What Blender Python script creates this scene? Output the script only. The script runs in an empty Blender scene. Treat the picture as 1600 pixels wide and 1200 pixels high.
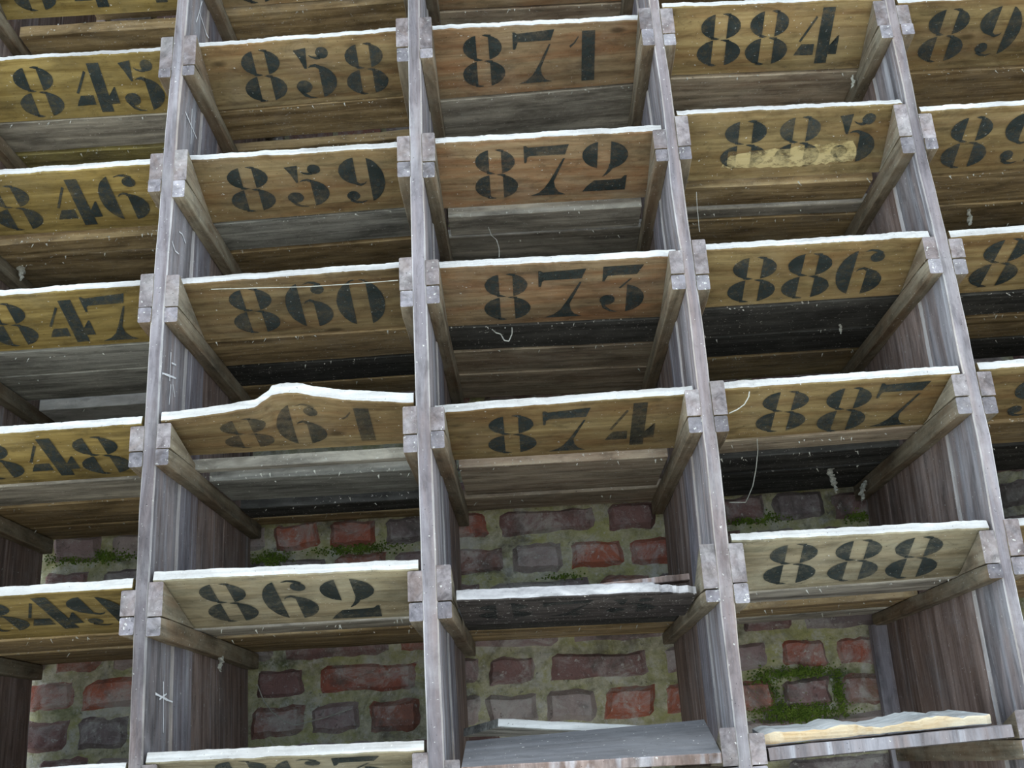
import bpy, bmesh, math, random
from mathutils import Vector, Matrix

random.seed(7)
SC = bpy.context.scene
COL = SC.collection

# ------------------------------------------------------------------ camera
cam_data = bpy.data.cameras.new('camera')
cam_data.sensor_width = 36.0
cam_data.lens = 1671.1 * 36.0 / 1600.0
cam_data.clip_start = 0.02
cam = bpy.data.objects.new('camera', cam_data)
COL.objects.link(cam)
RIGHT = Vector((0.99821174, 0.02596388, -0.05384426))
DOWN = Vector((-0.0594287, 0.33389971, -0.94073334))
FWD = Vector((-0.0064465, 0.94225095, 0.33484561))
m = Matrix((RIGHT, -DOWN, -FWD)).transposed().to_4x4()
m.translation = Vector((-0.05663601, -1.37287929, 1.5))
cam.matrix_world = m
SC.camera = cam

# ------------------------------------------------------------------ sky and exposure
world = bpy.data.worlds.new('overcast_sky')
SC.world = world
world.use_nodes = True
bg = world.node_tree.nodes['Background']
bg.inputs['Color'].default_value = (0.80, 0.90, 1.0, 1.0)
bg.inputs['Strength'].default_value = 1.0
wt = world.node_tree                                   # overcast: bright towards the horizon, dull overhead
w_tc = wt.nodes.new('ShaderNodeTexCoord'); w_sep = wt.nodes.new('ShaderNodeSeparateXYZ'); w_rmp = wt.nodes.new('ShaderNodeValToRGB')
wt.links.new(w_tc.outputs['Generated'], w_sep.inputs[0]); wt.links.new(w_sep.outputs['Z'], w_rmp.inputs[0])
for e, (p, c) in zip([w_rmp.color_ramp.elements[0], w_rmp.color_ramp.elements[1], w_rmp.color_ramp.elements.new(0.22)],
                     ((0.0, (0.72, 0.88, 1.0)), (0.9, (0.20, 0.225, 0.25)), (0.22, (0.54, 0.69, 0.84)))):
    e.position = p; e.color = (*c, 1)
wt.links.new(w_rmp.outputs[0], bg.inputs['Color'])
bg.inputs['Strength'].default_value = 1.9
sun_data = bpy.data.lights.new('sun', 'SUN')       # stands behind the building: the rack is in its shade, the yard in front is lit
sun_data.energy = 7.0
sun_data.angle = math.radians(6)
sun_data.color = (1.0, 0.985, 0.96)
sun = bpy.data.objects.new('sun', sun_data)
sun.rotation_euler = (math.radians(-38), 0.0, 0.0)
COL.objects.link(sun)
SC.view_settings.view_transform = 'Standard'
SC.view_settings.look = 'None'
SC.view_settings.gamma = 1.0
SC.view_settings.use_curve_mapping = False
SC.view_settings.exposure = 0.28

# ------------------------------------------------------------------ measured layout (metres)
PANELS = [[(2.662, -0.5583, -0.5405), (2.542, -0.562, -0.5422), (2.428, -0.5656, -0.5462), (2.329, -0.5659, -0.5459), (2.214, -0.5686, -0.5473), (2.115, -0.5682, -0.5492), (2.028, -0.5684, -0.5488), (1.927, -0.5683, -0.5483), (1.84, -0.5679, -0.5483), (1.763, -0.5664, -0.5472), (1.674, -0.5647, -0.5468), (1.596, -0.5628, -0.5444), (1.528, -0.5607, -0.5418)], [(2.634, -0.1947, -0.1752), (2.515, -0.1973, -0.1772), (2.402, -0.1978, -0.1777), (2.304, -0.1985, -0.1779), (2.19, -0.1992, -0.1786), (2.091, -0.1991, -0.1777), (2.005, -0.1989, -0.1783), (1.905, -0.1982, -0.1777), (1.817, -0.1966, -0.1764), (1.742, -0.1968, -0.1762), (1.653, -0.1962, -0.1757), (1.576, -0.1947, -0.1745), (1.508, -0.1953, -0.1728)], [(2.606, 0.1807, 0.1955), (2.523, 0.1794, 0.1979), (2.465, 0.182, 0.1978), (2.403, 0.1829, 0.2009), (2.342, 0.1815, 0.1983), (2.278, 0.1786, 0.1999), (2.215, 0.1813, 0.1996), (2.164, 0.1841, 0.2017), (2.066, 0.1869, 0.2036), (1.981, 0.1819, 0.2031), (1.935, 0.1846, 0.2025), (1.881, 0.1857, 0.2039), (1.795, 0.1829, 0.2019), (1.72, 0.1807, 0.2018), (1.671, 0.1799, 0.1999), (1.632, 0.18, 0.1982), (1.555, 0.1809, 0.1973), (1.488, 0.1789, 0.1973)], [(2.579, 0.544, 0.5586), (2.52, 0.5397, 0.559), (2.461, 0.5432, 0.5584), (2.405, 0.5428, 0.5588), (2.35, 0.5406, 0.5582), (2.295, 0.5393, 0.5577), (2.253, 0.54, 0.5605), (2.191, 0.5432, 0.5611), (2.14, 0.5437, 0.5632), (2.091, 0.5438, 0.5627), (2.042, 0.543, 0.563), (1.995, 0.5426, 0.5633), (1.949, 0.5449, 0.5627), (1.903, 0.5445, 0.563), (1.859, 0.545, 0.5641), (1.816, 0.5413, 0.5619), (1.773, 0.541, 0.5598), (1.732, 0.5407, 0.5569), (1.699, 0.5397, 0.5557), (1.651, 0.5386, 0.556)]]
SHELVES = {
    844: (0, 2.7999, 2.7991, 0.022, 0.022, 2.7459, 2.7451, 0.025, 0.025, 0.123, [(0.156, 0.218, 'brown', 0.009)], [('8', -0.834, 0.036, 0.111), ('4', -0.735, 0.036, 0.111), ('4', -0.635, 0.034, 0.109)]),
    845: (0, 2.5939, 2.5931, 0.022, 0.022, 2.5356, 2.5352, 0.025, 0.019, 0.116, [(0.12, 0.205, 'grey', 0.0), (0.215, 0.263, 'olive', 0.0)], [('8', -0.801, 0.033, 0.111), ('4', -0.711, 0.033, 0.109), ('5', -0.634, 0.03, 0.111)]),
    846: (0, 2.3858, 2.3903, 0.022, 0.022, 2.3388, 2.3414, 0.025, 0.024, 0.139, [(0.152, 0.198, 'brown', 0.009), (0.221, 0.339, 'brown', 0.0)], [('8', -0.825, 0.041, 0.13), ('4', -0.731, 0.038, 0.128), ('6', -0.653, 0.035, 0.124)]),
    847: (0, 2.1859, 2.1903, 0.022, 0.022, 2.1328, 2.1354, 0.025, 0.025, 0.126, [(0.134, 0.226, 'slate', 0.0), (0.234, 0.35, 'slate', 0.0), (0.38, 0.438, 'pale', 0.008)], [('8', -0.806, 0.035, 0.117), ('4', -0.722, 0.037, 0.117), ('7', -0.654, 0.032, 0.118)]),
    848: (0, 1.9683, 1.9728, 0, 0, 1.9214, 1.9241, 0.025, 0.024, 0.122, [(0.136, 0.245, 'grey', 0.0), (0.257, 0.397, 'brown', 0.0), (0.406, 0.501, 'brown', 0.0)], [('8', -0.801, 0.013, 0.107), ('4', -0.724, 0.016, 0.108), ('8', -0.65, 0.019, 0.111)]),
    849: (0, 1.7504, 1.7516, 0, 0, 1.7039, 1.7047, 0.025, 0.025, 0.153, [(0.173, 0.312, 'brown', 0.0), (0.337, 0.498, 'brown', 0.0)], [('8', -0.778, 0.009, 0.121), ('4', -0.707, 0.009, 0.124), ('9', -0.637, 0.014, 0.121)]),
    850: (0, 1.5265, 1.5288, 0, 0, 1.4725, 1.4748, 0.025, 0.025, 0.1, [], []),
    857: (1, 2.8015, 2.8088, 0.022, 0.022, 2.7475, 2.7548, 0.025, 0.025, 0.129, [(0.149, 0.209, 'brown', 0.0)], [('8', -0.462, 0.05, 0.125), ('5', -0.374, 0.051, 0.126), ('7', -0.286, 0.052, 0.127)]),
    858: (1, 2.5955, 2.6028, 0.022, 0.022, 2.5404, 2.5484, 0.02, 0.028, 0.127, [(0.132, 0.218, 'brown', 0.0), (0.252, 0.274, 'brown', 0.0)], [('8', -0.438, 0.033, 0.118), ('5', -0.356, 0.033, 0.119), ('8', -0.273, 0.035, 0.119)]),
    859: (1, 2.3919, 2.3927, 0.022, 0.022, 2.3374, 2.3461, 0.031, 0.028, 0.137, [(0.143, 0.236, 'slate', 0.0), (0.246, 0.327, 'brown', 0.0)], [('8', -0.454, 0.038, 0.121), ('5', -0.368, 0.039, 0.12), ('9', -0.28, 0.033, 0.121)]),
    860: (1, 2.1877, 2.1931, 0.022, 0.022, 2.1348, 2.138, 0.025, 0.027, 0.133, [(0.143, 0.247, 'brown', 0.0), (0.256, 0.346, 'black', 0.0), (0.352, 0.431, 'brown', 0.0)], [('8', -0.444, 0.038, 0.125), ('6', -0.361, 0.033, 0.12), ('0', -0.284, 0.036, 0.124)]),
    861: (1, 1.9747, 1.9743, 0, 0.01, 1.9261, 1.9256, 0.025, 0.026, 0.045, [(0.051, 0.112, 'grey', 0.0), (0.164, 0.291, 'slate', 0.006), (0.339, 0.407, 'black', 0.008), (0.451, 0.501, 'brown', 0.0)], [('8', -0.444, -0.007, 0.041), ('6', -0.364, -0.007, 0.04), ('1', -0.273, -0.0, 0.042)]),
    862: (1, 1.7603, 1.7547, 0, 0, 1.7024, 1.7021, 0.026, 0.026, 0.142, [(0.169, 0.24, 'grey', 0.0), (0.271, 0.479, 'brown', 0.0)], [('8', -0.464, 0.014, 0.126), ('6', -0.381, 0.013, 0.127), ('2', -0.301, 0.016, 0.135)]),
    863: (1, 1.5389, 1.5341, 0, 0, 1.4849, 1.4801, 0.025, 0.025, 0.1, [], [('8', -0.428, 0.004, 0.074), ('6', -0.356, 0.006, 0.076), ('3', -0.283, 0.006, 0.076)]),
    870: (2, 2.8076, 2.8022, 0.022, 0.022, 2.7536, 2.7482, 0.025, 0.025, 0.175, [(0.181, 0.23, 'greyb', 0.0)], []),
    871: (2, 2.6016, 2.5962, 0.022, 0.022, 2.5432, 2.5536, 0.02, 0.033, 0.138, [(0.145, 0.258, 'grey', 0.0)], [('8', -0.083, 0.033, 0.122), ('7', -0.0, 0.03, 0.122), ('1', 0.084, 0.035, 0.125)]),
    872: (2, 2.3958, 2.3834, 0.022, 0.005, 2.3434, 2.3414, 0.029, 0.023, 0.145, [(0.16, 0.226, 'grey', 0.008), (0.249, 0.339, 'grey', 0.0)], [('8', -0.073, 0.033, 0.13), ('7', 0.007, 0.026, 0.128), ('2', 0.095, 0.022, 0.124)]),
    873: (2, 2.1889, 2.1817, 0.022, 0.014, 2.1432, 2.1375, 0.03, 0.025, 0.155, [(0.163, 0.258, 'black', 0.0), (0.266, 0.366, 'greyb', 0.0), (0.376, 0.501, 'greyb', 0.0)], [('8', -0.067, 0.037, 0.144), ('7', 0.017, 0.032, 0.143), ('3', 0.105, 0.028, 0.137)]),
    874: (2, 1.9702, 1.9739, 0.022, 0.014, 1.9284, 1.9272, 0.027, 0.024, 0.156, [(0.196, 0.359, 'greyb', 0.008), (0.401, 0.501, 'greyb', 0.0)], [('8', -0.071, 0.038, 0.143), ('7', 0.008, 0.031, 0.145), ('4', 0.098, 0.026, 0.139)]),
    875: (2, 1.7016, 1.6908, 0.012, 0.012, 1.7013, 1.6967, 0.024, 0.018, 0.289, [(0.313, 0.427, 'black', 0.0), (0.446, 0.501, 'brown', 0.0)], [('8', -0.095, 0.106, 0.245), ('7', -0.008, 0.121, 0.263), ('5', 0.079, 0.123, 0.266)]),
    883: (3, 2.8057, 2.796, 0, 0, 2.7517, 2.742, 0.025, 0.025, 0.1, [], []),
    884: (3, 2.5997, 2.59, 0, 0, 2.5427, 2.5332, 0.023, 0.026, 0.108, [(0.117, 0.216, 'greyb', 0.0)], [('8', 0.294, 0.012, 0.095), ('8', 0.37, 0.01, 0.096), ('4', 0.449, 0.009, 0.097)]),
    885: (3, 2.4053, 2.4019, 0, 0, 2.3429, 2.3369, 0.024, 0.029, 0.103, [(0.117, 0.177, 'brown', 0.005), (0.199, 0.23, 'grey', 0.0), (0.237, 0.33, 'brown', 0.0)], [('8', 0.308, 0.013, 0.087), ('8', 0.39, 0.011, 0.091), ('5', 0.474, 0.009, 0.085)]),
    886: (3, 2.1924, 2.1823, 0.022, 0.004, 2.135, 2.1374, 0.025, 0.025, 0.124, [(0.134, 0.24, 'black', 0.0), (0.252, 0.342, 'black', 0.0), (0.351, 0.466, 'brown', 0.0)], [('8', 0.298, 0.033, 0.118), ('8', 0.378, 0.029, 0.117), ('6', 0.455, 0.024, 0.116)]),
    887: (3, 1.9804, 1.9761, 0.022, 0.0, 1.9265, 1.9329, 0.025, 0.026, 0.129, [(0.14, 0.205, 'greyb', 0.0), (0.22, 0.313, 'black', 0.005), (0.346, 0.501, 'black', 0.0)], [('8', 0.313, 0.027, 0.118), ('8', 0.401, 0.024, 0.128), ('7', 0.473, 0.015, 0.123)]),  # rearmost black plank: deep shadow at the back put into colour
    888: (3, 1.7672, 1.7645, 0, 0, 1.7025, 1.7082, 0.028, 0.02, 0.1, [(0.119, 0.238, 'grey', 0.0), (0.334, 0.47, 'brown', 0.0), (0.509, 0.501, 'grey', 0.0)], [('8', 0.289, 0.01, 0.089), ('8', 0.374, 0.009, 0.092), ('8', 0.453, 0.009, 0.095)]),
    896: (4, 2.7859, 2.7815, 0, 0, 2.7319, 2.7275, 0.025, 0.025, 0.1, [], []),
    897: (4, 2.5799, 2.5755, 0, 0, 2.5339, 2.5313, 0.023, 0.025, 0.124, [(0.132, 0.23, 'brown', 0.0)], [('8', 0.651, 0.013, 0.109), ('9', 0.735, 0.012, 0.103), ('7', 0.821, 0.013, 0.1)]),
    898: (4, 2.3852, 2.3876, 0, 0, 2.332, 2.3335, 0.022, 0.025, 0.11, [(0.12, 0.212, 'brown', 0.0), (0.219, 0.292, 'brown', 0.0)], [('8', 0.647, 0.013, 0.101), ('9', 0.733, 0.011, 0.1), ('8', 0.819, 0.011, 0.097)]),
    899: (4, 2.1777, 2.1821, 0, 0, 2.1361, 2.1387, 0.026, 0.025, 0.131, [(0.141, 0.223, 'black', 0.0), (0.235, 0.332, 'brown', 0.0), (0.339, 0.438, 'black', 0.0)], [('8', 0.657, 0.01, 0.118), ('9', 0.741, 0.011, 0.117), ('9', 0.825, 0.011, 0.115)]),
    900: (4, 1.9784, 1.9829, 0, 0, 1.9313, 1.934, 0.027, 0.025, 0.123, [(0.14, 0.258, 'brown', 0.0), (0.278, 0.445, 'black', 0.0)], [('9', 0.667, 0.022, 0.116), ('0', 0.752, 0.024, 0.116), ('0', 0.837, 0.027, 0.117)]),
}
CHALK = [[[(0.0636, 2.7111), (0.0416, 2.6517)], [(0.0542, 2.6806), (0.1018, 2.667)]], [[(0.0519, 2.4959), (0.0578, 2.4358)], [(0.0239, 2.4713), (0.0834, 2.4613)]], [[(0.034, 2.2705), (0.0484, 2.2738), (0.0648, 2.2672)], [(0.0067, 2.2406), (0.0223, 2.233), (0.0394, 2.2363)]], [[(0.0329, 2.0783), (0.0343, 2.0352)], [(-0.0008, 2.0348), (0.0603, 2.0484)], [(0.0381, 2.0637), (0.0572, 2.0679)], [(0.0403, 2.0325), (0.0371, 2.0009)], [(0.0482, 2.0353), (0.0592, 2.0198)]], [[(0.0646, 1.627), (0.0703, 1.5633)], [(0.0356, 1.61), (0.0992, 1.603)], [(0.0512, 1.6037), (0.0796, 1.6125)]]]
WEBS = {'thread_873': (0.001, [[-0.093, 0.16, 2.136], [-0.0871, 0.15, 2.1262], [-0.0803, 0.15, 2.1236], [-0.0749, 0.14, 2.1086], [-0.0681, 0.14, 2.1071], [-0.0627, 0.15, 2.1224], [-0.0621, 0.16, 2.1372]]), 'thread_872': (0.0006, [[-0.0916, 0.2, 2.3351], [-0.0869, 0.19, 2.3142], [-0.0788, 0.18, 2.3004], [-0.0754, 0.18, 2.2851], [-0.0762, 0.18, 2.2691]]), 'thread_887': (0.0007, [[0.2847, 0.13, 1.9267], [0.2878, 0.15, 1.9138], [0.2857, 0.17, 1.8901], [0.28, 0.18, 1.8686], [0.2708, 0.2, 1.8497], [0.247, 0.2, 1.8511]]), 'thread_860': (0.0006, [[-0.4829, -0.004, 2.1551], [-0.4193, -0.004, 2.1529], [-0.3467, -0.004, 2.1501], [-0.2743, -0.004, 2.1503], [-0.2182, -0.003, 2.152]]), 'thread_862': (0.0009, [[-0.531, 0.5, 1.6511], [-0.5195, 0.5, 1.6243], [-0.5026, 0.49, 1.6053], [-0.4785, 0.48, 1.5872], [-0.4602, 0.48, 1.5811], [-0.441, 0.49, 1.5855], [-0.4108, 0.5, 1.5924], [-0.3697, 0.5, 1.6036]]), 'thread_885': (0.0005, [[0.2361, 0.1, 2.3212], [0.2343, 0.1, 2.2877], [0.2333, 0.1, 2.2524]]), 'thread_888': (0.0008, [[0.2232, 0.004, 1.9289], [0.2347, 0.003, 1.9333], [0.2451, 0.003, 1.9399], [0.2524, 0.003, 1.9504], [0.2545, 0.004, 1.958]]), 'clump_887': (0.0035, [[0.4532, 0.36, 1.9448], [0.4455, 0.35, 1.9251], [0.4465, 0.34, 1.9073], [0.4458, 0.33, 1.8856]]), 'clump_888': (0.003, [[0.5177, 0.4, 1.9183], [0.5052, 0.39, 1.8988], [0.5017, 0.38, 1.8813]]), 'clump_862': (0.0035, [[-0.541, 0.3, 1.7147], [-0.5383, 0.29, 1.6942], [-0.5308, 0.28, 1.6739], [-0.532, 0.28, 1.6551]]), 'clump_886': (0.002, [[0.4674, 0.24, 2.1553], [0.465, 0.23, 2.1366], [0.4605, 0.22, 2.1184]]), 'clump_898': (0.003, [[0.7129, 0.24, 2.3379], [0.7088, 0.23, 2.3146], [0.7003, 0.22, 2.2956]]), 'clump_846': (0.0035, [[-0.898, 0.26, 2.3563], [-0.8867, 0.25, 2.3338], [-0.8808, 0.24, 2.3096]]), 'clump_884': (0.0018, [[0.5174, 0.12, 2.5295], [0.5165, 0.12, 2.5172], [0.5125, 0.12, 2.5051]])}
W = 0.37            # pitch of the upright panels
DEP = 0.50          # depth of the rack
TB = 0.0145         # thickness of a numbered board

# ------------------------------------------------------------------ materials
class NT:
    def __init__(self, name):
        self.m = bpy.data.materials.new(name)
        self.m.use_nodes = True
        self.t = self.m.node_tree
        self.n = self.t.nodes
        self.n.clear()
        self.out = self.n.new('ShaderNodeOutputMaterial')
        self.b = self.n.new('ShaderNodeBsdfPrincipled')
        self.b.inputs['Roughness'].default_value = 0.9
        self.b.inputs['Specular IOR Level'].default_value = 0.25
        self.lk(self.b.outputs[0], self.out.inputs[0])
        tc = self.n.new('ShaderNodeTexCoord')
        oi = self.n.new('ShaderNodeObjectInfo')
        mul = self.n.new('ShaderNodeVectorMath'); mul.operation = 'SCALE'
        cmb = self.n.new('ShaderNodeCombineXYZ')
        for i, k in enumerate((7.3, 11.9, 5.1)):
            mm = self.math('MULTIPLY', oi.outputs['Random'], k)
            self.lk(mm, cmb.inputs[i])
        add = self.n.new('ShaderNodeVectorMath'); add.operation = 'ADD'
        self.lk(tc.outputs['Object'], add.inputs[0]); self.lk(cmb.outputs[0], add.inputs[1])
        self.co = add.outputs[0]
        self.raw = tc.outputs['Object']
        self.rnd = oi.outputs['Random']
    def lk(self, a, b): self.t.links.new(a, b)
    def math(self, op, a, b=None, clamp=False):
        x = self.n.new('ShaderNodeMath'); x.operation = op; x.use_clamp = clamp
        for i, v in enumerate((a, b)):
            if v is None: continue
            if isinstance(v, (int, float)): x.inputs[i].default_value = v
            else: self.lk(v, x.inputs[i])
        return x.outputs[0]
    def noise(self, scale, detail=4, rough=0.55, dist=0.0, s=1.0, co=None):
        mp = self.n.new('ShaderNodeMapping'); mp.inputs['Scale'].default_value = scale
        self.lk(co or self.co, mp.inputs['Vector'])
        x = self.n.new('ShaderNodeTexNoise')
        x.inputs['Scale'].default_value = s; x.inputs['Detail'].default_value = detail
        x.inputs['Roughness'].default_value = rough; x.inputs['Distortion'].default_value = dist
        self.lk(mp.outputs[0], x.inputs['Vector'])
        return x.outputs['Fac']
    def ramp(self, fac, stops, interp='LINEAR'):
        r = self.n.new('ShaderNodeValToRGB'); r.color_ramp.interpolation = interp
        el = r.color_ramp.elements
        while len(el) < len(stops): el.new(0.5)
        for e, (p, c) in zip(el, stops):
            e.position = p
            e.color = (c, c, c, 1) if isinstance(c, (int, float)) else (*c, 1)
        self.lk(fac, r.inputs[0])
        return r.outputs[0]
    def mix(self, fac, a, b, mode='MIX'):
        x = self.n.new('ShaderNodeMix'); x.data_type = 'RGBA'; x.blend_type = mode
        if isinstance(fac, (int, float)): x.inputs[0].default_value = fac
        else: self.lk(fac, x.inputs[0])
        for i, v in ((6, a), (7, b)):
            if isinstance(v, tuple): x.inputs[i].default_value = (*v, 1)
            else: self.lk(v, x.inputs[i])
        return x.outputs[2]
    def bump(self, h, strength, dist=0.002):
        x = self.n.new('ShaderNodeBump'); x.inputs['Strength'].default_value = strength
        x.inputs['Distance'].default_value = dist
        self.lk(h, x.inputs['Height']); self.lk(x.outputs[0], self.b.inputs['Normal'])
    def color(self, c): self.lk(c, self.b.inputs['Base Color'])

AX = {'x': (2.5, 70, 70), 'y': (70, 2.5, 70), 'z': (70, 70, 2.0)}
AX2 = {'x': (4, 26, 26), 'y': (26, 4, 26), 'z': (30, 30, 2.5)}

TONE = {'ochre_pine': 0.86, 'brown_pine': 0.80, 'reddish_pine': 0.84, 'tan_pine': 0.86, 'greyed_pine': 0.92, 'weathered_front_edge': 0.74, 'panel_front_board': 0.72, 'panel_board': 0.82, 'panel_board_bluish': 0.78, 'cleat_wood': 0.74, 'cleat_end_grain': 0.74, 'white_board_edge': 0.93, 'weathered_front': 0.9}
def wood(name, dark, light, axis='x', stain=None, stain_amt=0.5, dust=(0.62, 0.64, 0.60), dust_amt=0.25,
         speck=0.06, streak=0.0, bump=0.5, vary=0.25, blotch=0.8, knots=0.0):
    k = NT(name)
    tone = TONE.get(name, 1.0)
    dark = tuple(tone * q for q in dark); light = tuple(tone * q for q in light); dust = tuple(tone * q for q in dust)
    g = k.noise(AX[axis], 6, 0.65, 0.6)
    c = k.ramp(g, [(0.34, dark), (0.60, light)])
    g2 = k.noise(AX2[axis], 5, 0.6, 1.2)
    if stain:
        f = k.ramp(g2, [(0.42, 0.0), (0.66, stain_amt)])
        c = k.mix(f, c, stain)
    g3 = k.noise((9, 9, 9), 6, 0.7)
    f = k.ramp(g3, [(0.48, 0.0), (0.78, dust_amt)])
    c = k.mix(f, c, dust)
    if streak:
        g4 = k.noise({'x': (1.2, 45, 45), 'y': (45, 1.2, 45), 'z': (45, 45, 1.2)}[axis], 3, 0.5, 0.3)
        f = k.ramp(g4, [(0.60, 0.0), (0.70, streak)])
        c = k.mix(f, c, (0.66, 0.68, 0.74))
    if speck:
        g5 = k.noise((230, 230, 230), 2, 0.5)
        f = k.ramp(g5, [(0.73 - speck, 0.0), (0.76 - speck, 0.8)])
        c = k.mix(f, c, (0.70, 0.70, 0.66))
        g6 = k.noise((300, 300, 300), 2, 0.5)
        f = k.ramp(g6, [(0.26, 0.7), (0.30, 0.0)])
        c = k.mix(f, c, tuple(0.4 * v for v in dark))
    gb = k.noise({'x': (4, 13, 13), 'y': (16, 4, 16), 'z': (18, 18, 3)}[axis], 5, 0.65, 0.8)
    c = k.mix(blotch, c, k.ramp(gb, [(0.30, 0.35), (0.46, 0.85), (0.55, 1.0), (0.72, 1.25)]), 'MULTIPLY')
    gm = k.noise({'x': (22, 55, 55), 'y': (55, 22, 55), 'z': (60, 60, 14)}[axis], 5, 0.7, 0.5)
    c = k.mix(blotch * 0.85, c, k.ramp(gm, [(0.32, 0.45), (0.47, 0.92), (0.62, 1.12)]), 'MULTIPLY')
    if knots:
        mp = k.n.new('ShaderNodeMapping'); mp.inputs['Scale'].default_value = {'x': (7, 16, 16), 'y': (16, 7, 16), 'z': (16, 16, 5)}[axis]
        k.lk(k.co, mp.inputs['Vector'])
        vo = k.n.new('ShaderNodeTexVoronoi'); vo.inputs['Scale'].default_value = 1.0; k.lk(mp.outputs[0], vo.inputs['Vector'])
        d = k.math('ADD', vo.outputs['Distance'], k.math('MULTIPLY', g2, 0.10))
        c = k.mix(k.ramp(d, [(0.10, knots), (0.17, 0.0)]), c, tuple(0.35 * q for q in dark))
    v = k.math('ADD', k.math('MULTIPLY', k.rnd, vary), 1.0 - vary / 2)
    cc = k.n.new('ShaderNodeVectorMath'); cc.operation = 'SCALE'
    k.lk(c, cc.inputs[0]); k.lk(v, cc.inputs['Scale'])
    k.color(cc.outputs[0])
    h = k.math('ADD', g, k.math('MULTIPLY', k.noise((160, 160, 160), 3), 0.4))
    k.bump(h, bump, 0.0025)
    return k.m

M = {}
M['ochre'] = wood('ochre_pine', (0.20, 0.135, 0.035), (0.40, 0.30, 0.105), stain=(0.15, 0.105, 0.035), stain_amt=0.6, dust=(0.42, 0.40, 0.27), dust_amt=0.25, speck=0.018, knots=0.8)
M['brown'] = wood('brown_pine', (0.18, 0.12, 0.055), (0.36, 0.275, 0.14), stain=(0.20, 0.10, 0.04), stain_amt=0.45, dust=(0.42, 0.38, 0.29), dust_amt=0.3, speck=0.018, knots=0.8)
M['rose'] = wood('reddish_pine', (0.20, 0.13, 0.07), (0.40, 0.30, 0.175), stain=(0.30, 0.125, 0.05), stain_amt=0.5, dust=(0.46, 0.42, 0.34), dust_amt=0.35, speck=0.018, knots=0.8)
M['tan'] = wood('tan_pine', (0.21, 0.145, 0.06), (0.38, 0.29, 0.135), stain=(0.19, 0.10, 0.04), stain_amt=0.55, dust=(0.44, 0.40, 0.29), dust_amt=0.25, speck=0.018, knots=0.8)
M['paleboard'] = wood('greyed_pine', (0.23, 0.19, 0.115), (0.41, 0.355, 0.235), stain=(0.29, 0.285, 0.20), stain_amt=0.6, dust=(0.52, 0.52, 0.43), dust_amt=0.4, speck=0.018, knots=0.6)
M['charboard'] = wood('blackened_board', (0.018, 0.016, 0.015), (0.075, 0.066, 0.062), stain=(0.14, 0.125, 0.12), stain_amt=0.4, dust=(0.3, 0.3, 0.3), dust_amt=0.25)
M['edge'] = wood('white_board_edge', (0.46, 0.45, 0.43), (0.78, 0.79, 0.78), stain=(0.36, 0.35, 0.33), stain_amt=0.45, dust=(0.84, 0.86, 0.87), dust_amt=0.5, speck=0.03, bump=0.9, vary=0.08, blotch=0.3)  # front edges of the boards, whiter than their undersides
M['greyedge'] = wood('worn_grey_edge', (0.34, 0.34, 0.36), (0.60, 0.60, 0.61), stain=(0.24, 0.23, 0.24), stain_amt=0.5, speck=0.03, bump=0.5)
for nm, d, l, s, da in (
        ('p_brown', (0.16, 0.115, 0.055), (0.36, 0.275, 0.15), (0.12, 0.075, 0.04), 0.3),
        ('p_grey', (0.22, 0.205, 0.175), (0.42, 0.405, 0.35), (0.14, 0.13, 0.115), 0.4),
        ('p_greyb', (0.22, 0.185, 0.135), (0.44, 0.38, 0.29), (0.20, 0.12, 0.08), 0.35),
        ('p_olive', (0.15, 0.135, 0.045), (0.32, 0.28, 0.11), (0.10, 0.08, 0.04), 0.2),
        ('p_slate', (0.155, 0.16, 0.148), (0.32, 0.33, 0.31), (0.10, 0.10, 0.09), 0.4),
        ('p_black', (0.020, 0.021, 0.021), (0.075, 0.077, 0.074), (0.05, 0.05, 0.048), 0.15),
        ('p_pale', (0.50, 0.52, 0.50), (0.70, 0.72, 0.70), (0.36, 0.37, 0.36), 0.3)):  # pale: light on a rear plank's front edge, put into its colour
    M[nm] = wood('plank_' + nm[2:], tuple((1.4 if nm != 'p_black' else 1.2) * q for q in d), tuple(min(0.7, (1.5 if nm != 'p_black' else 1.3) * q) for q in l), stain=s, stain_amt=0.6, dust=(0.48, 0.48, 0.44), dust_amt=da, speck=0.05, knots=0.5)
M['front'] = wood('weathered_front_edge', (0.22, 0.195, 0.21), (0.37, 0.345, 0.375), 'z', stain=(0.27, 0.205, 0.185), stain_amt=0.6, dust=(0.60, 0.59, 0.60), dust_amt=0.6, speck=0.012, streak=0.35, bump=0.5)
M['batten'] = wood('panel_front_board', (0.27, 0.255, 0.275), (0.48, 0.47, 0.51), 'z', stain=(0.27, 0.20, 0.175), stain_amt=0.6, dust=(0.55, 0.57, 0.60), dust_amt=0.45, speck=0.015, streak=0.6)
M['side'] = wood('panel_board', (0.23, 0.16, 0.135), (0.48, 0.375, 0.335), 'z', stain=(0.15, 0.095, 0.07), stain_amt=0.65, dust=(0.46, 0.47, 0.50), dust_amt=0.45, speck=0.015, streak=0.45, knots=0.4)
M['side2'] = wood('panel_board_bluish', (0.21, 0.195, 0.22), (0.42, 0.40, 0.45), 'z', stain=(0.19, 0.125, 0.10), stain_amt=0.55, dust=(0.48, 0.50, 0.56), dust_amt=0.45, speck=0.015, streak=0.5)
M['cleat'] = wood('cleat_wood', (0.23, 0.19, 0.13), (0.46, 0.40, 0.29), 'y', stain=(0.20, 0.115, 0.06), stain_amt=0.6, dust=(0.55, 0.57, 0.48), dust_amt=0.45, speck=0.03, knots=0.5)
M['worn_lit'] = wood('worn_lit_arris', (0.34, 0.32, 0.32), (0.56, 0.55, 0.56), 'z', stain=(0.40, 0.30, 0.22), stain_amt=0.5, speck=0.02)  # worn arrises, with the bright edge light of the chamfers painted in
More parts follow.
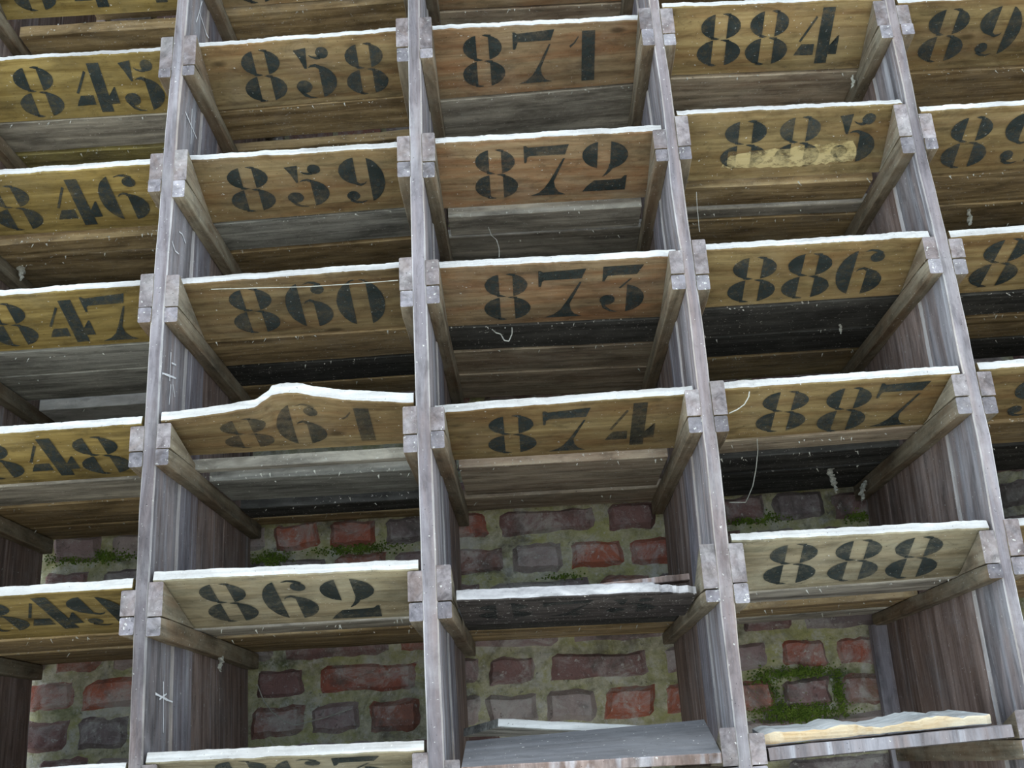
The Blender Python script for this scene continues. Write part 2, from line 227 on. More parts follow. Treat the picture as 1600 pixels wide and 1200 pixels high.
M['wedge'] = wood('wedge_block_wood', (0.17, 0.15, 0.155), (0.33, 0.30, 0.31), 'y', stain=(0.20, 0.14, 0.115), stain_amt=0.5, dust=(0.52, 0.52, 0.50), dust_amt=0.5, speck=0.035)
M['endgrain'] = wood('cleat_end_grain', (0.22, 0.21, 0.235), (0.42, 0.40, 0.44), 'y', stain=(0.22, 0.18, 0.17), stain_amt=0.5, dust=(0.66, 0.66, 0.68), dust_amt=0.5, speck=0.08, vary=0.5)
M['splinter'] = wood('fresh_splintered_wood', (0.46, 0.26, 0.09), (0.80, 0.62, 0.38), stain=(0.84, 0.76, 0.58), stain_amt=0.7, dust_amt=0.1, speck=0.0, bump=0.9, blotch=0.3)
M['greytop'] = wood('grey_dusty_board', (0.135, 0.14, 0.15), (0.20, 0.205, 0.22), stain=(0.12, 0.115, 0.11), stain_amt=0.3, dust=(0.30, 0.31, 0.32), dust_amt=0.3, speck=0.02, blotch=0.4)
M['whitetop'] = wood('bleached_board_top', (0.46, 0.50, 0.52), (0.66, 0.70, 0.71), stain=(0.4, 0.4, 0.38), stain_amt=0.4, speck=0.03)

def paint(name, thr, hi, lo):
    k = NT(name)
    n1 = k.noise((120, 120, 120), 5, 0.7)
    n2 = k.noise((14, 30, 30), 4, 0.6)
    c = k.ramp(n2, [(0.35, (0.020, 0.028, 0.027)), (0.7, (0.060, 0.072, 0.070))])
    n3 = k.noise((260, 260, 260), 2)
    c = k.mix(k.ramp(n3, [(0.70, 0.0), (0.74, 0.7)]), c, (0.45, 0.45, 0.42))
    k.color(c)
    a = k.math('ADD', k.math('MULTIPLY', n1, 0.55), k.math('MULTIPLY', n2, 0.45))
    f = k.ramp(a, [(thr - 0.14, hi), (thr + 0.10, lo)])
    tr = k.n.new('ShaderNodeBsdfTransparent'); mx = k.n.new('ShaderNodeMixShader')
    k.lk(f, mx.inputs[0]); k.lk(tr.outputs[0], mx.inputs[1]); k.lk(k.b.outputs[0], mx.inputs[2])
    k.lk(mx.outputs[0], k.out.inputs[0])
    return k.m
M['paint'] = paint('black_stencil_paint', 0.58, 0.96, 0.35)
M['paint_traces'] = paint('scraped_paint_traces', 0.44, 0.75, 0.05)
M['paint_faded'] = paint('faded_stencil_paint', 0.50, 0.82, 0.35)

def simple(name, col, rough=0.9, var=None, scale=60):
    k = NT(name)
    if var:
        k.color(k.ramp(k.noise((scale,) * 3, 5, 0.65), [(0.3, col), (0.7, var)]))
    else:
        k.b.inputs['Base Color'].default_value = (*col, 1)
    k.b.inputs['Roughness'].default_value = rough
    return k.m
M['chalk'] = simple('white_chalk', (0.82, 0.83, 0.86))
M['web'] = simple('dusty_cobweb', (0.33, 0.34, 0.29), 0.95, (0.60, 0.60, 0.54), 200)
M['moss'] = simple('green_moss', (0.055, 0.11, 0.015), 0.95, (0.22, 0.30, 0.05), 60)

def scraped():
    k = NT('scraped_bare_wood')
    n = k.noise((3, 60, 60), 5, 0.6, 0.5)
    k.color(k.ramp(n, [(0.3, (0.50, 0.40, 0.18)), (0.7, (0.68, 0.58, 0.32))]))
    a = k.ramp(k.noise((50, 90, 90), 5, 0.7), [(0.36, 0.25), (0.50, 0.92)])
    tr = k.n.new('ShaderNodeBsdfTransparent'); mx = k.n.new('ShaderNodeMixShader')
    k.lk(a, mx.inputs[0]); k.lk(tr.outputs[0], mx.inputs[1]); k.lk(k.b.outputs[0], mx.inputs[2])
    k.lk(mx.outputs[0], k.out.inputs[0])
    return k.m
M['scraped'] = scraped()

def wall_dirt(k, c):
    """lime bloom, soot and lichen that run over bricks and joints alike"""
    a = k.noise((11, 11, 14), 7, 0.72, 0.8)
    c = k.mix(k.ramp(a, [(0.53, 0.0), (0.62, 0.5), (0.75, 0.75)]), c, (0.60, 0.59, 0.55))
    a = k.noise((7, 7, 9), 6, 0.7, 0.5)
    c = k.mix(k.ramp(a, [(0.34, 0.75), (0.46, 0.0)]), c, (0.11, 0.10, 0.09))
    a = k.noise((90, 90, 90), 4, 0.7)
    c = k.mix(k.ramp(a, [(0.60, 0.0), (0.68, 0.6)]), c, (0.70, 0.69, 0.64))
    c = k.mix(k.ramp(a, [(0.30, 0.6), (0.38, 0.0)]), c, (0.06, 0.055, 0.05))
    return c

def brick(name, stops, dust_amt):
    k = NT(name)
    geo = k.n.new('ShaderNodeNewGeometry')
    c = k.ramp(geo.outputs['Random Per Island'], [(p, tuple(1.25 * q for q in v)) for p, v in stops], 'CONSTANT')
    n = k.noise((45, 45, 45), 6, 0.7)
    c = k.mix(k.ramp(n, [(0.35, 0.0), (0.7, 0.45)]), c, (0.09, 0.075, 0.075))
    n2 = k.noise((16, 16, 16), 7, 0.75, 0.6)
    c = k.mix(k.ramp(n2, [(0.46, 0.0), (0.62, dust_amt)]), c, (0.52, 0.49, 0.47))
    c = wall_dirt(k, c)
    n3 = k.noise((5, 5, 9), 5, 0.7)
    c = k.mix(k.ramp(n3, [(0.60, 0.0), (0.74, 0.55)]), c, (0.13, 0.14, 0.05))
    k.color(c)
    k.bump(k.math('ADD', n, n2), 0.7, 0.006)
    return k.m
M['brick'] = brick('old_brick', [(0.0, (0.25, 0.145, 0.135)), (0.25, (0.33, 0.24, 0.235)), (0.45, (0.29, 0.155, 0.125)), (0.62, (0.22, 0.18, 0.18)), (0.78, (0.36, 0.155, 0.11)), (0.88, (0.40, 0.33, 0.31))], 0.62)
M['brick_red'] = brick('red_brick', [(0.0, (0.46, 0.15, 0.09)), (0.5, (0.40, 0.13, 0.085))], 0.7)

def mortar():
    k = NT('lichened_mortar')
    n = k.noise((60, 60, 60), 6, 0.7)
    c = k.ramp(n, [(0.32, (0.28, 0.27, 0.16)), (0.66, (0.68, 0.65, 0.49))])
    n2 = k.noise((7, 7, 12), 5, 0.7)
    c = k.mix(k.ramp(n2, [(0.45, 0.0), (0.62, 0.8)]), c, (0.44, 0.43, 0.15))
    n3 = k.noise((5.5, 5.5, 9), 5, 0.65)
    c = k.mix(k.ramp(n3, [(0.58, 0.0), (0.70, 0.85)]), c, (0.055, 0.10, 0.02))
    n4 = k.noise((22, 22, 22), 6, 0.7)
    c = k.mix(k.ramp(n4, [(0.55, 0.0), (0.66, 0.8)]), c, (0.62, 0.62, 0.58))
    c = wall_dirt(k, c)
    k.color(c); k.bump(n, 0.8, 0.006)
    return k.m
M['mortar'] = mortar()
M['gravel'] = simple('pale_gravel', (0.44, 0.42, 0.37), 0.95, (0.66, 0.63, 0.57), 25)

# ------------------------------------------------------------------ helpers
def link(name, verts, faces, mats, parent=None, midx=None, smooth=False):
    me = bpy.data.meshes.new(name)
    me.from_pydata([tuple(v) for v in verts], [], faces)
    for mm in mats: me.materials.append(mm)
    if midx:
        for p, i in zip(me.polygons, midx): p.material_index = i
    bm = bmesh.new(); bm.from_mesh(me)
    bmesh.ops.recalc_face_normals(bm, faces=bm.faces)
    bm.to_mesh(me); bm.free()
    if smooth:
        for p in me.polygons: p.use_smooth = True
    o = bpy.data.objects.new(name, me)
    COL.objects.link(o)
    if parent is not None:
        o.parent = parent
    return o

def empty(name, loc, label, cat, group=None):
    o = bpy.data.objects.new(name, None)
    o.empty_display_size = 0.05
    COL.objects.link(o)
    o.location = loc
    o['label'] = label; o['category'] = cat
    if group: o['group'] = group
    return o

def tag(o, label=None, cat=None, group=None, kind=None):
    if label: o['label'] = label
    if cat: o['category'] = cat
    if group: o['group'] = group
    if kind: o['kind'] = kind
    return o

def wander(n, amp, smooth=3):
    a = [random.uniform(-1, 1) for _ in range(n + 2 * smooth)]
    return [amp * sum(a[i:i + 2 * smooth + 1]) / (smooth + 1) for i in range(n)]

def loc(v, base):
    return (v[0] - base[0], v[1] - base[1], v[2] - base[2])

def box_loft(name, sections, mats, parent, base, face_mat=None):
    """sections: list of closed rings (same length) lofted end to end and capped."""
    k = len(sections[0]); V = []; F = []; MI = []
    for ring in sections: V += [loc(p, base) for p in ring]
    for s in range(len(sections) - 1):
        for i in range(k):
            j = (i + 1) % k
            F.append((s * k + i, s * k + j, (s + 1) * k + j, (s + 1) * k + i))
            MI.append(face_mat(i) if face_mat else 0)
    F.append(tuple(range(k))); MI.append(face_mat(-1) if face_mat else 0)
    e = (len(sections) - 1) * k
    F.append(tuple(range(e, e + k))); MI.append(face_mat(-1) if face_mat else 0)
    return link(name, V, F, mats, parent, MI)

# ------------------------------------------------------------------ ground and back wall
o = link('floor', [(-7, -11, 0), (7, -11, 0), (7, 0.9, 0), (-7, 0.9, 0)], [(0, 1, 2, 3)], [M['gravel']])
tag(o, 'pale gravel ground in front of the rack', None, None, 'structure')

def build_wall():
    yw = 0.522
    V = []; F = []; MI = []
    def quad_box(x0, x1, y0, y1, z0, z1, mi):
        b = len(V)
        V.extend([(x0, y0, z0), (x1, y0, z0), (x1, y1, z0), (x0, y1, z0), (x0, y0, z1), (x1, y0, z1), (x1, y1, z1), (x0, y1, z1)])
        for f in ((0, 1, 5, 4), (1, 2, 6, 5), (2, 3, 7, 6), (3, 0, 4, 7), (4, 5, 6, 7), (0, 3, 2, 1)):
            F.append(tuple(b + i for i in f)); MI.append(mi)
    # mortar bed as a fine rough sheet in front of a thick core
    quad_box(-3.0, 3.0, yw + 0.004, yw + 0.25, 0.0, 5.0, 0)
    nx, nz = 150, 70
    x0, x1, z0, z1 = -1.2, 1.2, 1.35, 2.45
    b = len(V)
    for j in range(nz + 1):
        for i in range(nx + 1):
            V.append((x0 + (x1 - x0) * i / nx, yw + random.uniform(-0.002, 0.0025), z0 + (z1 - z0) * j / nz))
    for j in range(nz):
        for i in range(nx):
            a = b + j * (nx + 1) + i
            F.append((a, a + 1, a + nx + 2, a + nx + 1)); MI.append(0)
    reds = [(0.115, 1.84), (0.15, 1.587), (0.385, 1.655), (0.47, 1.65), (-0.48, 1.90), (-0.36, 1.905), (-0.43, 1.645), (-0.86, 1.65), (-0.14, 1.905), (0.33, 1.587), (-0.30, 1.65), (-0.76, 1.645), (0.72, 1.78), (0.70, 1.655)]
    pitch = 0.0638
    k0 = int((0.1 - 1.557) / pitch)
    phase = {0: 0.020, 1: 0.023, 2: 0.07, 3: 0.03, 4: 0.005, 5: 0.05}
    for kz in range(k0, 24):
        zc0 = 1.557 + kz * pitch; zc1 = zc0 + pitch
        x = -1.55 + phase.get(kz, random.uniform(0, 0.1)) - 0.02
        near = 1.35 < zc0 < 2.4
        while x < 1.5:
            w = 0.1 if random.random() < 0.72 else 0.2
            if kz == 1 and abs(x + 0.077) < 0.06: w = 0.2
            if kz in (0, 4): w = 0.1 if kz == 0 else 0.105
            if kz == 1 and 0.2 < x < 0.6: w = 0.1
            xa, xb = x + 0.006, x + w - 0.006
            za, zb = zc0 + 0.0055, zc1 - 0.0055
            mi = 1
            for rx, rz in reds:
                if xa - 0.012 < rx < xb + 0.012 and za - 0.008 < rz < zb + 0.008: mi = 2
            if not near:
                quad_box(xa, xb, yw - 0.005, yw + 0.03, za, zb, mi)
            else:
                nx_, nz_ = (8, 5)
                dy = random.uniform(-0.004, 0.003); b = len(V)
                wx = wander(nz_ + 1, 0.0042, 1); wx2 = wander(nz_ + 1, 0.0042, 1)
                wz = wander(nx_ + 1, 0.0040, 1); wz2 = wander(nx_ + 1, 0.0040, 1)
                for j in range(nz_ + 1):
                    for i in range(nx_ + 1):
                        u, v = i / nx_, j / nz_
                        px = xa + wx[j] + (xb + wx2[j] - xa - wx[j]) * u
                        pz = za + wz[i] + (zb + wz2[i] - za - wz[i]) * v
                        e = min(u * (xb - xa), (1 - u) * (xb - xa), v * (zb - za), (1 - v) * (zb - za))
                        py = yw - 0.010 + dy + 0.016 * max(0.0, 1 - e / 0.012) ** 2 + random.uniform(-0.0012, 0.0012)
                        V.append((px, py, pz))
                for j in range(nz_):
                    for i in range(nx_):
                        a = b + j * (nx_ + 1) + i
                        F.append((a, a + 1, a + nx_ + 2, a + nx_ + 1)); MI.append(mi)
            x += w
    me = bpy.data.meshes.new('wall_back'); me.from_pydata(V, [], F)
    for mm in (M['mortar'], M['brick'], M['brick_red']): me.materials.append(mm)
    for p, i in zip(me.polygons, MI): p.material_index = i
    o = bpy.data.objects.new('wall_back', me); COL.objects.link(o)
    tag(o, 'old red and grey brick wall behind the rack', None, None, 'structure')
build_wall()

o = box_loft('top_light_blocker', [[(x, -0.12, 3.06), (x, 0.52, 3.06), (x, 0.52, 3.09), (x, -0.12, 3.09)] for x in (-1.6, 0.0, 1.6)], [M['p_brown']], None, (0, 0, 0))  # unseen cover, added so that no light leaks into the top cells
tag(o, 'unseen boards added over the rack to block light from above', None, None, 'structure')

# ------------------------------------------------------------------ upright panels
def smooth_poly(P):
    P = sorted(P)
    Q = []
    for i in range(len(P)):
        lo = P[max(0, i - 1)]; hi = P[min(len(P) - 1, i + 1)]; c = P[i]
        Q.append((c[0], (lo[1] + 2 * c[1] + hi[1]) / 4, (lo[2] + 2 * c[2] + hi[2]) / 4))
    return Q
POLY = {'A': smooth_poly(PANELS[0]), 'B': smooth_poly(PANELS[1]), 'C': smooth_poly(PANELS[2]), 'D': smooth_poly(PANELS[3])}
POLY['Z'] = [(z, a - 0.3705, b - 0.3705) for z, a, b in POLY['A']]
POLY['E'] = [(z, a + 0.370, b + 0.370) for z, a, b in POLY['D']]
ORDER = 'ZABCDE'

def faces_x(p, z):
    """x of the left and of the right face of panel p at height z"""
    L = POLY[p]
    if z <= L[0][0]: return L[0][1], L[0][2]
    for a, b in zip(L, L[1:]):
        if z <= b[0]:
            t = (z - a[0]) / (b[0] - a[0])
            return a[1] + (b[1] - a[1]) * t, a[2] + (b[2] - a[2]) * t
    return L[-1][1], L[-1][2]

PANEL_LABEL = {
    'Z': 'leftmost upright panel, only its inner face seen behind shelves 845 to 849',
    'A': 'upright panel with chalk marks, left of shelves 858 to 862',
    'B': 'straight upright panel between shelves 860 and 873',
    'C': 'bowed upright panel with chipped edges between shelves 873 and 886',
    'D': 'leaning upright panel right of shelves 885 to 888',
    'E': 'rightmost upright panel, mostly outside the picture beyond shelf 898'}
BOUNDS = {'Z': (0.0, 0.10, 0.20, 0.35, DEP), 'A': (0.0, 0.097, 0.186, 0.33, DEP), 'B': (0.0, 0.135, 0.25, 0.38, DEP),
          'C': (0.0, 0.11, 0.21, 0.36, DEP), 'D': (0.0, 0.094, 0.25, 0.38, DEP), 'E': (0.0, 0.10, 0.24, 0.38, DEP)}
ZTOP = 3.05
ROOT = {}
for p in ORDER:
    xl, xr = faces_x(p, 2.0)
    base = ((xl + xr) / 2, 0.0, 0.0)
    r = empty('upright_panel', base, PANEL_LABEL[p], 'panel', 'upright panels of the rack')
    ROOT[p] = (r, base)
    B = BOUNDS[p]
    for q in range(len(B) - 1):
        y0, y1 = B[q], B[q + 1] - 0.0015
        zs = [0.0, 0.6, 1.1] + [1.3 + 0.025 * i for i in range(66)] + [ZTOP]
        n = len(zs)
        jit = [wander(n, 0.0011, 1) for _ in range(4)]
        grow = 0.0 if q != 1 else 0.0016
        sec = []
        ch = 0.0018 if q != 1 else 0.007
        cd = 0.0016 if q != 1 else 0.0030
        for i, z in enumerate(zs):
            a, b = faces_x(p, z)
            a += 0.0004 - grow + jit[0][i] * 0.35; b += -0.0004 + grow + jit[1][i] * 0.35
            f = y0 + (jit[2][i] if q == 0 else 0.0)
            chip = abs(jit[3][i]) * (1.6 if q == 0 else 0.0)
            sec.append([(a + cd, f, z), (b - cd - chip * 0.6, f, z), (b, f + ch + chip, z), (b, y1 - 0.001, z), (b - 0.001, y1, z), (a + 0.001, y1, z), (a, y1 - 0.001, z), (a, f + ch, z)])
        if q == 0:
            o = box_loft('front_board', sec, [M['batten'], M['front'], M['worn_lit']], r, base, lambda i: 1 if i == 0 else 2 if i in (1, 7) else 0)
        else:
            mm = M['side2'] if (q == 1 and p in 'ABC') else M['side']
            o = box_loft('panel_board', sec, [mm, M['worn_lit']], r, base, lambda i: 1 if q == 1 and i in (1, 7) else 0)

# ------------------------------------------------------------------ shelves
SHELVES[861] = (1, 1.9747, 1.983, 0, 0.010, 1.9261, 1.9256, 0.025, 0.026, 0.115,
                [(0.119, 0.136, 'grey', 0.0), (0.164, 0.291, 'slate', 0.006), (0.339, 0.407, 'black', 0.008), (0.451, 0.5, 'brown', 0.0)],
                [('8', -0.444, 0.022, 0.100), ('6', -0.366, 0.020, 0.098), ('1', -0.279, 0.022, 0.100)])
q = SHELVES[874]; SHELVES[874] = q[:10] + ([(0.185, 0.359, 'greyb', 0.005), (0.401, 0.497, 'greyb', 0.0)],) + q[11:]
SHELVES[875] = (2, 1.7135, 1.7085, 0.010, 0.012, 1.7013, 1.6967, 0.024, 0.018, 0.165,
                [(0.20, 0.34, 'black', 0.0), (0.36, 0.497, 'brown', 0.0)],
                [('8', -0.094, 0.035, 0.125), ('7', -0.008, 0.035, 0.125), ('5', 0.076, 0.035, 0.125)])
SHELVES[888] = SHELVES[888][:10] + ([(0.119, 0.225, 'grey', 0.0), (0.30, 0.40, 'brown', 0.0), (0.42, 0.495, 'grey', 0.0)],) + SHELVES[888][11:]
SHELVES[901] = (4, 1.768, 1.772, 0.022, 0.0, 1.716, 1.72, 0.025, 0.025, 0.12, [(0.13, 0.25, 'brown', 0.0), (0.27, 0.48, 'brown', 0.0)], [])
for n in (850, 863):
    s = SHELVES[n]
    SHELVES[n] = s[:10] + ([(0.11, 0.23, 'brown', 0.0), (0.25, 0.38, 'grey', 0.0), (0.39, 0.495, 'brown', 0.0)],) + s[11:]
for n in (883, 896):
    s = SHELVES[n]
    SHELVES[n] = s[:10] + ([(0.11, 0.23, 'brown', 0.0), (0.24, 0.36, 'brown', 0.0), (0.37, 0.495, 'brown', 0.0)],) + s[11:]

def zsplit(s, x):
    xl = (s[0] - 2.5) * W
    return s[5] + (s[6] - s[5]) * (x - xl) / W

HUMP = [(-0.55, 0.0), (-0.505, 0.002), (-0.462, 0.0055), (-0.418, 0.010), (-0.405, 0.018), (-0.398, 0.0235), (-0.390, 0.027), (-0.377, 0.028), (-0.355, 0.0255), (-0.337, 0.020), (-0.302, 0.012), (-0.266, 0.0075), (-0.24, 0.0045), (-0.20, 0.0)]
def interp(T, x):
    if x <= T[0][0]: return T[0][1]
    for a, b in zip(T, T[1:]):
        if x <= b[0]: return a[1] + (b[1] - a[1]) * (x - a[0]) / (b[0] - a[0])
    return T[-1][1]

def board_pos(n, x, t, off):
    """a point of board n: x across, t in 0..1 from the front edge to the rear one, off above its underside"""
    s = SHELVES[n]
    xl = (s[0] - 2.5) * W; u = (x - xl) / W
    sb = s[3] + (s[4] - s[3]) * u
    zt = s[1] + (s[2] - s[1]) * u
    z1 = zsplit(s, x) + 0.001; fy = s[9]
    if n == 861: z1 += 0.021
    if n == 875: z1 -= 0.013
    z0 = zt - TB * (0.91 - 0.30 * (zt - 1.5))
    ang = math.atan2(z0 - z1, fy - sb)
    y = sb + (fy - sb) * t + math.sin(ang) * off
    z = z0 + (z1 - z0) * t + math.cos(ang) * off
    if n == 861:
        z += interp(HUMP, x) * max(0.0, 1 - t * 1.15) ** 1.4
    return (x, y, z)

def column_span(col, z):
    p, q = ORDER[col], ORDER[col + 1]
    return faces_x(p, z)[1], faces_x(q, z)[0]

BOARD_MAT = {}
for n in SHELVES:
    BOARD_MAT[n] = {0: 'ochre', 1: 'brown', 2: 'rose', 3: 'tan', 4: 'tan'}[SHELVES[n][0]]
BOARD_MAT.update({875: 'charboard', 862: 'paleboard', 888: 'paleboard', 863: 'paleboard', 861: 'brown', 887: 'tan', 850: 'paleboard', 874: 'tan'})

# --- stencil figures, drawn in a unit box (u right, v down)
def ell(cx, cy, rx, ry, cut, side, n=22):
    """the part of an ellipse left (side -1) or right (side 1) of the line u = cut"""
    c = max(-1.0, min(1.0, (cut - cx) / rx))
    a = math.acos(c)
    if side > 0: angs = [-a + 2 * a * i / n for i in range(n + 1)]
    else: angs = [a + (2 * math.pi - 2 * a) * i / n for i in range(n + 1)]
    return [(cx + rx * math.cos(t), cy + ry * math.sin(t)) for t in angs]
def full(cx, cy, rx, ry, n=18):
    return [(cx + rx * math.cos(2 * math.pi * i / n), cy + ry * math.sin(2 * math.pi * i / n)) for i in range(n)]
def tail(pts, w0, w1):
    """a tapering hairline along pts"""
    L, R_ = [], []
    for i, (u, v) in enumerate(pts):
        a = pts[max(0, i - 1)]; b = pts[min(len(pts) - 1, i + 1)]
        dx, dy = b[0] - a[0], b[1] - a[1]; d = math.hypot(dx, dy) or 1
        w = w0 + (w1 - w0) * i / (len(pts) - 1)
        L.append((u - dy / d * w, v + dx / d * w)); R_.append((u + dy / d * w, v - dx / d * w))
    return L + R_[::-1]
SIX = [ell(0.5, 0.5, 0.5, 0.5, 0.335, -1), ell(0.52, 0.705, 0.47, 0.295, 0.62, 1),
       tail([(0.63, 0.44), (0.55, 0.405), (0.45, 0.43), (0.41, 0.47)], 0.035, 0.006),
       full(0.76, 0.175, 0.145, 0.105), tail([(0.84, 0.10), (0.72, 0.035), (0.60, 0.02), (0.48, 0.05)], 0.04, 0.006)]
def tip(cx, cy, rx, ry, cut, top, side):
    """hairline that carries the outline of a half figure on past its straight inner edge"""
    P = []
    for i in range(5):
        u = cut - side * 0.13 * i / 4
        v = math.sqrt(max(0.0, 1 - ((u - cx) / rx) ** 2)) * ry - 0.012
        P.append((u, cy - v if top else cy + v))
    P[0] = (cut + side * 0.06, P[0][1] + (0.012 if top else -0.012))
    return tail(P, 0.03, 0.004)
FIG = {
    '8': [tip(0.5, 0.245, 0.45, 0.245, 0.355, False, -1), tip(0.5, 0.245, 0.45, 0.245, 0.645, True, 1),
          tip(0.5, 0.745, 0.5, 0.255, 0.345, False, -1), tip(0.5, 0.745, 0.5, 0.255, 0.655, True, 1),
          ell(0.5, 0.245, 0.45, 0.245, 0.355, -1), ell(0.5, 0.245, 0.45, 0.245, 0.645, 1),
          ell(0.5, 0.745, 0.5, 0.255, 0.345, -1), ell(0.5, 0.745, 0.5, 0.255, 0.655, 1)],
    '0': [ell(0.5, 0.5, 0.5, 0.5, 0.33, -1), ell(0.5, 0.5, 0.5, 0.5, 0.67, 1),
          tail([(0.33, 0.03), (0.40, 0.005), (0.46, 0.0)], 0.02, 0.004), tail([(0.67, 0.03), (0.60, 0.005), (0.54, 0.0)], 0.02, 0.004)],
    '6': SIX,
    '9': [[(1 - u, 1 - v) for u, v in poly] for poly in SIX],
    '7': [[(0.0, 0.02), (0.05, 0.02), (0.10, 0.05), (0.97, 0.0), (0.88, 0.20), (0.12, 0.21), (0.07, 0.24), (0.05, 0.34), (0.0, 0.34)],
          [(0.84, 0.27), (0.88, 0.27), (0.64, 0.72), (0.66, 0.84), (0.74, 0.94), (0.90, 1.0), (0.10, 1.0), (0.30, 0.94), (0.44, 0.84), (0.55, 0.70)]],
    '4': [[(0.52, 0.0), (0.80, 0.0), (0.80, 1.0), (0.52, 1.0)], [(0.40, 0.14), (0.44, 0.17), (0.13, 0.60), (0.08, 0.58)],
          [(0.0, 0.84), (0.05, 0.76), (0.15, 0.64), (0.45, 0.64), (0.45, 0.84)],
          [(0.80, 0.68), (0.90, 0.64), (0.96, 0.57), (0.97, 0.50), (1.0, 0.50), (1.0, 0.84), (0.80, 0.84)]],
    '5': [[(0.10, 0.06), (0.40, 0.03), (0.34, 0.42), (0.29, 0.42), (0.20, 0.22)], full(0.76, 0.14, 0.15, 0.11),
          tail([(0.70, 0.22), (0.60, 0.235), (0.50, 0.21), (0.44, 0.17)], 0.035, 0.006),
          ell(0.48, 0.68, 0.52, 0.32, 0.62, 1), tail([(0.64, 0.41), (0.55, 0.37), (0.45, 0.375), (0.38, 0.40)], 0.04, 0.006),
          full(0.20, 0.76, 0.19, 0.125), tail([(0.10, 0.82), (0.18, 0.92), (0.30, 0.975), (0.46, 0.995)], 0.05, 0.006)],
    '2': [ell(0.48, 0.27, 0.47, 0.27, 0.34, -1), ell(0.5, 0.28, 0.5, 0.28, 0.62, 1),
          tail([(0.66, 0.47), (0.62, 0.56), (0.54, 0.65), (0.46, 0.71)], 0.06, 0.006),
          [(0.02, 1.0), (0.12, 0.90), (0.28, 0.78), (0.60, 0.775), (0.88, 0.76), (0.95, 0.70), (1.0, 0.70), (0.98, 1.0)]],
    '3': [[(0.05, 0.02), (0.12, 0.05), (0.90, 0.0), (0.93, 0.0), (0.80, 0.19), (0.16, 0.21), (0.10, 0.32), (0.05, 0.32)],
          [(0.66, 0.27), (0.70, 0.28), (0.46, 0.48), (0.42, 0.47)],
          ell(0.5, 0.70, 0.5, 0.30, 0.60, 1), full(0.18, 0.72, 0.17, 0.11), tail([(0.08, 0.76), (0.12, 0.88), (0.26, 0.96), (0.42, 0.995)], 0.05, 0.006)],
    '1': [[(0.36, 0.0), (0.72, 0.0), (0.72, 1.0), (0.36, 1.0)], [(0.02, 0.28), (0.05, 0.32), (0.18, 0.24), (0.28, 0.12), (0.26, 0.10), (0.14, 0.22)]],
}
WID = {'8': 0.069, '6': 0.069, '9': 0.069, '0': 0.073, '5': 0.067, '2': 0.071, '4': 0.069, '7': 0.070, '3': 0.069, '1': 0.060}

def digit(n, fig, parent, base, mat):
    ch, xc, ya, yb = fig
    s = SHELVES[n]
    w = WID[ch]; bm = bmesh.new()
    w *= random.uniform(0.97, 1.03)
    for poly in FIG[ch]:
        vs = [bm.verts.new((xc + (u - 0.5) * w + random.uniform(-0.0003, 0.0003), ya + (yb - ya) * v + random.uniform(-0.0003, 0.0003), 0)) for u, v in poly]
        bm.faces.new(vs)
    bmesh.ops.triangulate(bm, faces=bm.faces)
    if n == 861:
        for i in range(-10, 11):
            g = bm.verts[:] + bm.edges[:] + bm.faces[:]
            bmesh.ops.bisect_plane(bm, geom=g, plane_co=(xc + i * 0.004, 0, 0), plane_no=(1, 0, 0))
        for i in range(10):
            g = bm.verts[:] + bm.edges[:] + bm.faces[:]
            bmesh.ops.bisect_plane(bm, geom=g, plane_co=(0, ya + (yb - ya) * i / 10, 0), plane_no=(0, 1, 0))
    if n == 885:                                    # the paint is scraped to traces where the wood is bare
        for pn, pc in (((0, 1, 0), (0, 0.0590, 0)), ((1, 0, 0), (0.479, 0, 0)), ((1, 0, 0), (0.284, 0, 0))):
            bmesh.ops.bisect_plane(bm, geom=bm.verts[:] + bm.edges[:] + bm.faces[:], plane_co=pc, plane_no=pn)
        for f in bm.faces:
            cc = f.calc_center_median()
            if cc.y > 0.059 and 0.284 < cc.x < 0.479: f.material_index = 1
    xl = (s[0] - 2.5) * W
    for v in bm.verts:
        sb = s[3] + (s[4] - s[3]) * (v.co.x - xl) / W
        t = (v.co.y - sb) / (s[9] - sb)
        v.co = Vector(loc(board_pos(n, v.co.x, t, -0.0009), base))
    for f in bm.faces:
        if f.normal.z > 0: f.normal_flip()
    me = bpy.data.meshes.new('stencilled_digit'); bm.to_mesh(me); bm.free()
    me.materials.append(mat)
    if n == 885: me.materials.append(M['paint_traces'])
    o = bpy.data.objects.new('stencilled_digit', me); COL.objects.link(o); o.parent = parent
    return o

LABEL = {}
for n in SHELVES:
    LABEL[n] = f'wooden pigeonhole shelf with {n} stencilled in black on its front board'
LABEL.update({
    844: 'shelf in the top left corner, only the feet of its black figures visible',
    857: 'shelf at the top edge above 858, only a sliver of its underside visible',
    870: 'shelf at the top edge above 871, bare brown underside visible',
    883: 'shelf above 884, out of sight over the top edge of the picture',
    896: 'shelf above 897, out of sight over the top right corner',
    848: 'shelf between 847 and 849 with the figures 48 stencilled beside the panel',
    849: 'lowest stencilled shelf of the left column, figures 49 beside the panel',
    850: 'shelf below 849, only its white edge showing at the bottom left',
    861: 'shelf 861 with a warped front board that humps up on the left',
    863: 'shelf at the bottom edge below 862, tops of its figures just visible',
    875: 'blackened shelf below 874 with a broken front board and unreadable figures',
    885: 'shelf 885 with a pale scraped patch across its black figures',
    897: 'shelf in the top right corner with figures 89 showing above 898',
    898: 'right-hand shelf with 89 cut by the frame, second below the top right corner',
    899: 'right-hand shelf beside 886 with only one black 8 in view',
    900: 'right-hand shelf beside 887 with part of a black 9 in view',
    901: 'shelf below 900, hidden behind a wedge block at the right edge'})

